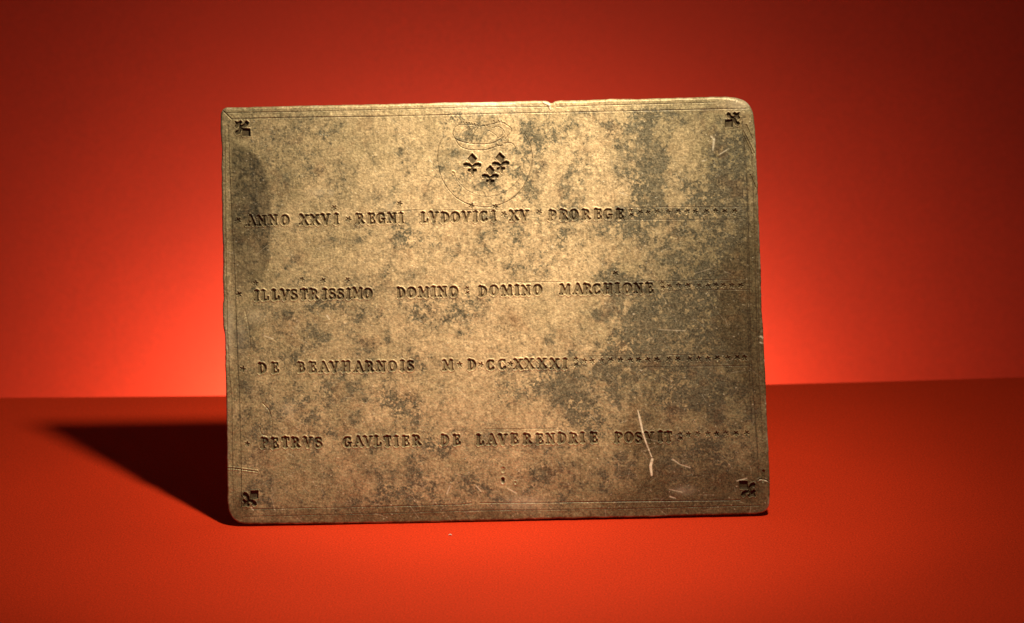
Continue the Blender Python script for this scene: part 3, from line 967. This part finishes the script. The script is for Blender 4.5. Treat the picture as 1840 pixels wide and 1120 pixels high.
at = np.tile(ATT[loop], (len(rows_v), 1)); at[:, 1] = 0.6 + 0.4 * at[:, 1]
a.data.foreach_set('color', at.astype(np.float32).ravel())
a = me.attributes.new('bare_and_glare', 'FLOAT', 'POINT')
me.polygons.foreach_set('use_smooth', [True] * (len(faces) - 1) + [False])
me.materials.append(M_LEAD)
edge_o = bpy.data.objects.new('back_and_edge', me)
COL.objects.link(edge_o)
edge_o.parent = plate

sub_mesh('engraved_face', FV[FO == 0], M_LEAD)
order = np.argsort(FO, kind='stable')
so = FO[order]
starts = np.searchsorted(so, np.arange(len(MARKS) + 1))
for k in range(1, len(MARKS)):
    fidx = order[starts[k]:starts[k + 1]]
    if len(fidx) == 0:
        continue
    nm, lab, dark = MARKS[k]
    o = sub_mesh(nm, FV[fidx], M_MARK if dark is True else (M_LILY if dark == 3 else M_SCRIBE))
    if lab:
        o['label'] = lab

# let the plate stand on the table: its lowest point touches the paper
dz = -min(lowest, rv[:, 2].min())
plate.location = (0, 0, dz)
print('lifted by', dz)

# ------------------------------------------------------------------ the prop behind the plate
M_WOOD, n, b = mat('black_painted_wood', 0.6)
tc = node(n, 'ShaderNodeTexCoord').outputs['Object']
f = add_noise(n, tc, 220.0, 4.0, 0.6)
n.links.new(mix(n, map_range(n, f, 0.3, 0.7, 0, 1), (0.018, 0.014, 0.012), (0.04, 0.03, 0.025)), b.inputs['Base Color'])
bump(n, b, f, 0.3, 0.0003)
prop = bpy.data.objects.new('prop_stand', None)
COL.objects.link(prop)
prop.location = (0.0, 0.03, 0.0)
prop['label'] = 'small black wooden prop standing behind the lead plate'
prop['category'] = 'stand'


def beveled(name, verts, faces, m, parent):
    o = make_mesh(name, verts, faces, m, parent)
    bm = o.modifiers.new('soft_edges', 'BEVEL'); bm.width = 0.0006; bm.segments = 2
    return o


BOX = [(0, 1, 3, 2), (4, 6, 7, 5), (0, 4, 5, 1), (2, 3, 7, 6), (0, 2, 6, 4), (1, 5, 7, 3)]
tl = math.tan(LEAN)
by = (THICK / math.cos(LEAN)) + 0.0006


def at_back(z):                    # y of the plate's back face, in the prop's own frame
    return by + z * tl - 0.03


v = []
for x in (-0.025, 0.025):
    for (y, z) in ((at_back(0.006), 0.006), (at_back(0.006) + 0.006, 0.006), (at_back(0.10), 0.10), (at_back(0.10) + 0.006, 0.10)):
        v.append((x, y, z))
beveled('back_rest', v, BOX, M_WOOD, prop)
v = []
for x in (-0.025, 0.025):
    for (y, z) in ((at_back(0.006) - 0.0, 0.0), (0.055, 0.0), (at_back(0.006), 0.0056), (0.055, 0.0056)):
        v.append((x, y, z))
beveled('foot', v, BOX, M_WOOD, prop)
v = []
for x in (-0.004, 0.004):
    for (y, z) in ((0.038, 0.0058), (0.046, 0.0058), (at_back(0.08) + 0.0062, 0.080), (at_back(0.08) + 0.0062, 0.090)):
        v.append((x, y, z))
beveled('strut', v, BOX, M_WOOD, prop)

# a fleck of lint on the paper in front of the plate
M_LINT, n, b = mat('white_lint', 0.9)
tc = node(n, 'ShaderNodeTexCoord').outputs['Object']
n.links.new(mix(n, add_noise(n, tc, 3000.0), (0.8, 0.75, 0.7), (0.55, 0.5, 0.45)), b.inputs['Base Color'])
lc = on_floor(np.array(809.0), np.array(963.0))
lv, lf = [], []
for k in range(9):
    t = k / 8
    w_ = 0.00022 * math.sin(math.pi * (0.12 + 0.76 * t))
    cx_, cy_, cz_ = -0.0007 + 0.0014 * t, 0.00025 * math.sin(4 * t), 0.0003 + 0.0002 * math.sin(3 * t)
    for q in range(6):
        a = q * math.pi / 3
        lv.append((cx_, cy_ + w_ * 1.3 * math.cos(a), max(0.00002, cz_ + w_ * math.sin(a))))
for k in range(8):
    for q in range(6):
        lf.append((k * 6 + q, k * 6 + (q + 1) % 6, (k + 1) * 6 + (q + 1) % 6, (k + 1) * 6 + q))
lf += [tuple(range(6)), tuple(range(48, 54))]
lint = make_mesh('lint_fleck', lv, lf, M_LINT, smooth=True)
lint.location = (lc[0], lc[1], 0.0)
lint['label'] = 'tiny white lint fleck lying on the red paper below the plate'
lint['category'] = 'lint'
